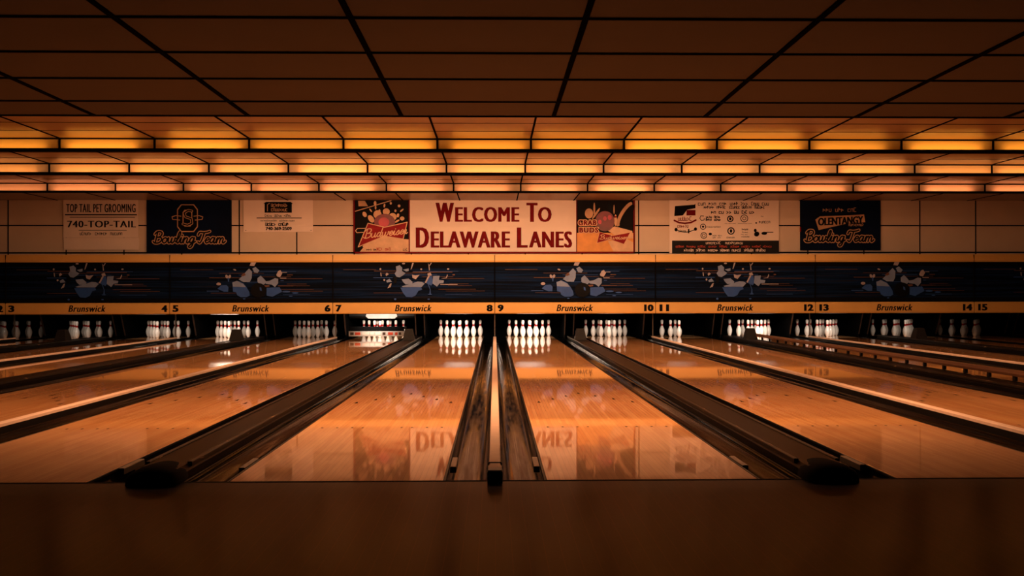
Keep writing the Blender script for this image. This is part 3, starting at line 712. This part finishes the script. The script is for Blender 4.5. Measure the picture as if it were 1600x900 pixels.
for st in cursive('Budweiser', B(568.5), B(636), V(369), 13.5*CR, .3, tiltw): mb.stroke(st, 1.45*CR, y-.0006, 0)
mb.build('picture', ['photocream', 'red', 'photoblack', 'photocream', 'photocream', 'photored', 'glow', 'tan', 'ink', 'redink'], t)
# right picture: red ball on a wooden lane
c2_ = lambda a, v: (895+a*.1056, 305+v*.1056)
mb = MB(); R_(mb, 901.6, 312, 989.6, 393.4, L1, 2); R_(mb, 901.6, 364, 989.6, 393.4, L2, 3); y = L2-.0006
mb.poly([(B(c2_(a,v)[0]), V(c2_(a,v)[1])) for a, v in ((510,520),(620,460),(880,530),(895,640),(700,640))], y, 4, .0005); y -= .0006
mb.poly([(B(c2_(a,v)[0]), V(c2_(a,v)[1])) for a, v in ((520,680),(800,650),(895,700),(895,835),(600,835))], y, 4, .0005); y -= .0006
for (a, v, ra, rv, an, m) in ((240,270,62,75,0,7),(318,200,14,90,0,7),(345,270,16,100,-35,7),(610,210,10,70,0,7),(545,180,30,60,0,8),(760,280,60,210,-32,7),(800,300,56,190,-32,2),(690,160,22,22,0,8),(632,370,20,85,0,4)):
    u, vv = c2_(a, v); mb.ell(B(u), V(vv), ra*.1056*CR, rv*.1056*CR, y, m, 18, math.radians(an), .0004); y -= .0004
u, vv = c2_(632, 320); mb.ell(B(u), V(vv), 2*CR, 1.5*CR, y, 1, 10); y -= .0004
u, vv = c2_(475, 385); mb.ell(B(u), V(vv), 142*.1056*CR, 150*.1056*CR, y, 5, 28); y -= .0016
for a, v, r_ in ((475,345,26),(545,330,30),(400,395,26)):
    u, vv = c2_(a, v); mb.ell(B(u), V(vv), r_*.1056*CR, r_*1.3*.1056*CR, y, 6, 14, 0, .0004)
y -= .001
bow(mb, [c2_(395,545), c2_(590,600), c2_(850,550), c2_(755,725), c2_(550,655), c2_(355,710)], y, .6); y -= .003
for st in cursive('Budweiser', B(937), B(980), V(374), 7*CR, .3): mb.stroke(st, .8*CR, y, 0)
for g_, m in ((1.1, 0), (0, 9)):
    T_(mb, 'GRAB', 903.5-g_, 344-g_, 932+g_, 352+g_, y, m, bold=.02 if m else .035, heavy=.05 if m else .13, space=1.18); T_(mb, 'BUDS', 905-g_, 355.5-g_, 935+g_, 363.5+g_, y, m, bold=.02 if m else .035, heavy=.05 if m else .13, space=1.18); y -= .0012
mb.build('picture', ['photocream', 'red', 'photoblack', 'photowood', 'photocream', 'photored', 'glow', 'tan', 'pdark', 'maroon'], t)
# 5 sponsor banner
t = banner('cream sponsor banner covered in small black logos, charcoal strip along its foot', 1046, 311, 1217, 396, 'paper', 6, .004)
c3 = lambda a, v: (1040+a*.1125, 305+v*.1125)
mb = MB(); R_(mb, 1050, 376, 1217, 396, L1); mb.build('foot_strip', 'charcoal', t)
mb = MB(); SC(mb, 1103, 377.6, 1161, 381.5, L2, words=2, seed=31); SC(mb, 1069, 389, 1197, 393, L2, words=7, seed=33, wd=.8*CR); mb.build('lettering', 'paper', t)
mb = MB(); SC(mb, 1056, 383.6, 1207, 386.8, L2, words=9, seed=32); mb.build('lettering', 'redink', t)
mb = MB(); SC(mb, 1091, 315.5, 1204, 320.5, L1, words=7, seed=34, wd=.9*CR); SC(mb, 1100, 321.5, 1196, 325.5, L1, words=5, seed=35, wd=.9*CR); SC(mb, 1111.5, 329, 1180, 333.5, L1, words=6, seed=36, wd=1.1*CR)
def RG(a, v, r0, r1, m=0): u, q = c3(a, v); mb.ring(B(u), V(q), r0*.1125*CR, r1*.1125*CR, L1, m)
def EL(a, v, ra, rv, m=0, an=0, y=None): u, q = c3(a, v); mb.ell(B(u), V(q), ra*.1125*CR, rv*.1125*CR, y or L1, m, 14, an, .0005)
mb.stroke([(B(c3(a,v)[0]), V(c3(a,v)[1])) for a, v in ((530,290),(490,285),(475,320),(495,350),(535,345),(535,322))], 1*CR, L1)
SC(mb, *c3(560, 288), *c3(650, 318), L1, words=1, seed=37, wd=1*CR); SC(mb, *c3(560, 325), *c3(650, 352), L1, words=1, seed=38, wd=1*CR); SC(mb, *c3(675, 288), *c3(775, 318), L1, words=1, seed=39, wd=1*CR); SC(mb, *c3(675, 325), *c3(775, 352), L1, words=1, seed=40, wd=1*CR)
RG(898, 328, 30, 46); EL(898, 328, 18, 22); RG(1092, 322, 44, 54); RG(1092, 322, 18, 26); RG(520, 437, 32, 42); EL(520, 437, 16, 16); RG(908, 497, 36, 52); EL(908, 497, 18, 26); RG(530, 560, 36, 46); RG(530, 560, 16, 24)
for a0, v0, a1, v1, s_, w_ in ((565,430,790,448,41,1),(655,550,790,570,42,2),(655,578,775,598,43,2),(845,578,970,598,44,1),(1060,462,1160,486,45,1),(1065,505,1145,525,46,1),(1045,540,1145,552,47,2),(1050,566,1175,584,48,1),(1325,285,1365,300,49,1),(1300,350,1470,388,50,1),(820,388,975,398,51,3),(1005,388,1210,396,52,3)):
    SC(mb, *c3(a0, v0), *c3(a1, v1), L1, words=w_, seed=s_)
EL(620, 540, 24, 18); EL(1258, 385, 12, 12); EL(1265, 540, 38, 34, 0, .5); EL(1245, 490, 20, 24); EL(1370, 530, 40, 22); R_(mb, *c3(1380, 510), *c3(1495, 522), L1)
# emblem on the left side
mb.poly([(B(c3(a,v)[0]), V(c3(a,v)[1])) for a, v in ((130,150),(400,130),(415,115),(415,180),(300,200),(240,280),(120,290))], L1, 0, .0006)
EL(145, 478, 22, 26); EL(415, 470, 22, 24); mb.stroke([(B(c3(a,v)[0]), V(c3(a,v)[1])) for a, v in ((140,478),(210,505),(280,515),(350,500),(415,475))], 1.3*CR, L1)
SC(mb, *c3(180, 480), *c3(300, 512), L2, words=1, seed=53); R_(mb, *c3(310, 470), *c3(330, 530), L1)
mb.build('logos', 'ink', t)
mb = MB(); R_(mb, *c3(290, 205), *c3(415, 280), L2); mb.stroke([(B(c3(a,v)[0]), V(c3(a,v)[1])) for a, v in ((120,350),(190,382),(270,390),(350,380),(420,345))], 2.6*CR, L2)
SC(mb, *c3(175, 300), *c3(370, 352), L3, words=1, seed=54, wd=.9*CR); SC(mb, *c3(165, 410), *c3(345, 450), L3, words=1, seed=55); mb.build('emblem', 'maroon', t)
# 6 second navy team banner
t = banner('navy bowling team banner with a tan school name plate, rightmost on the back wall', 1250, 312, 1376, 391.5, 'navy', 7)
bowling_team(t, 1258, 1366, 377.5, 17, 2.3, 5.0, 'tan', 'ink')
mb = MB(); mb.poly([(B(u), V(v)) for u, v in ((1274, 343), (1281, 338), (1320, 336.5), (1350, 335), (1352, 347), (1320, 350), (1279, 359.5))], L1, 0, .0008)
SC(mb, 1286, 324.5, 1340, 330.5, L2, words=3, seed=61, wd=.8*CR); SC(mb, 1326, 349, 1350, 353, L2, words=1, seed=62); mb.build('name_plate', 'tan', t)
mb = MB(); T_(mb, 'OLENTANGY', 1278, 339, 1349, 351, L2, bold=.015, heavy=.05, warp=lambda a, z: (a, z+(a-B(1313))*.045)); mb.build('lettering', 'ink', t)
mb = MB(); R_(mb, 1249.5, 355, 1251.5, 362, L1); mb.build('mark', 'red', t)
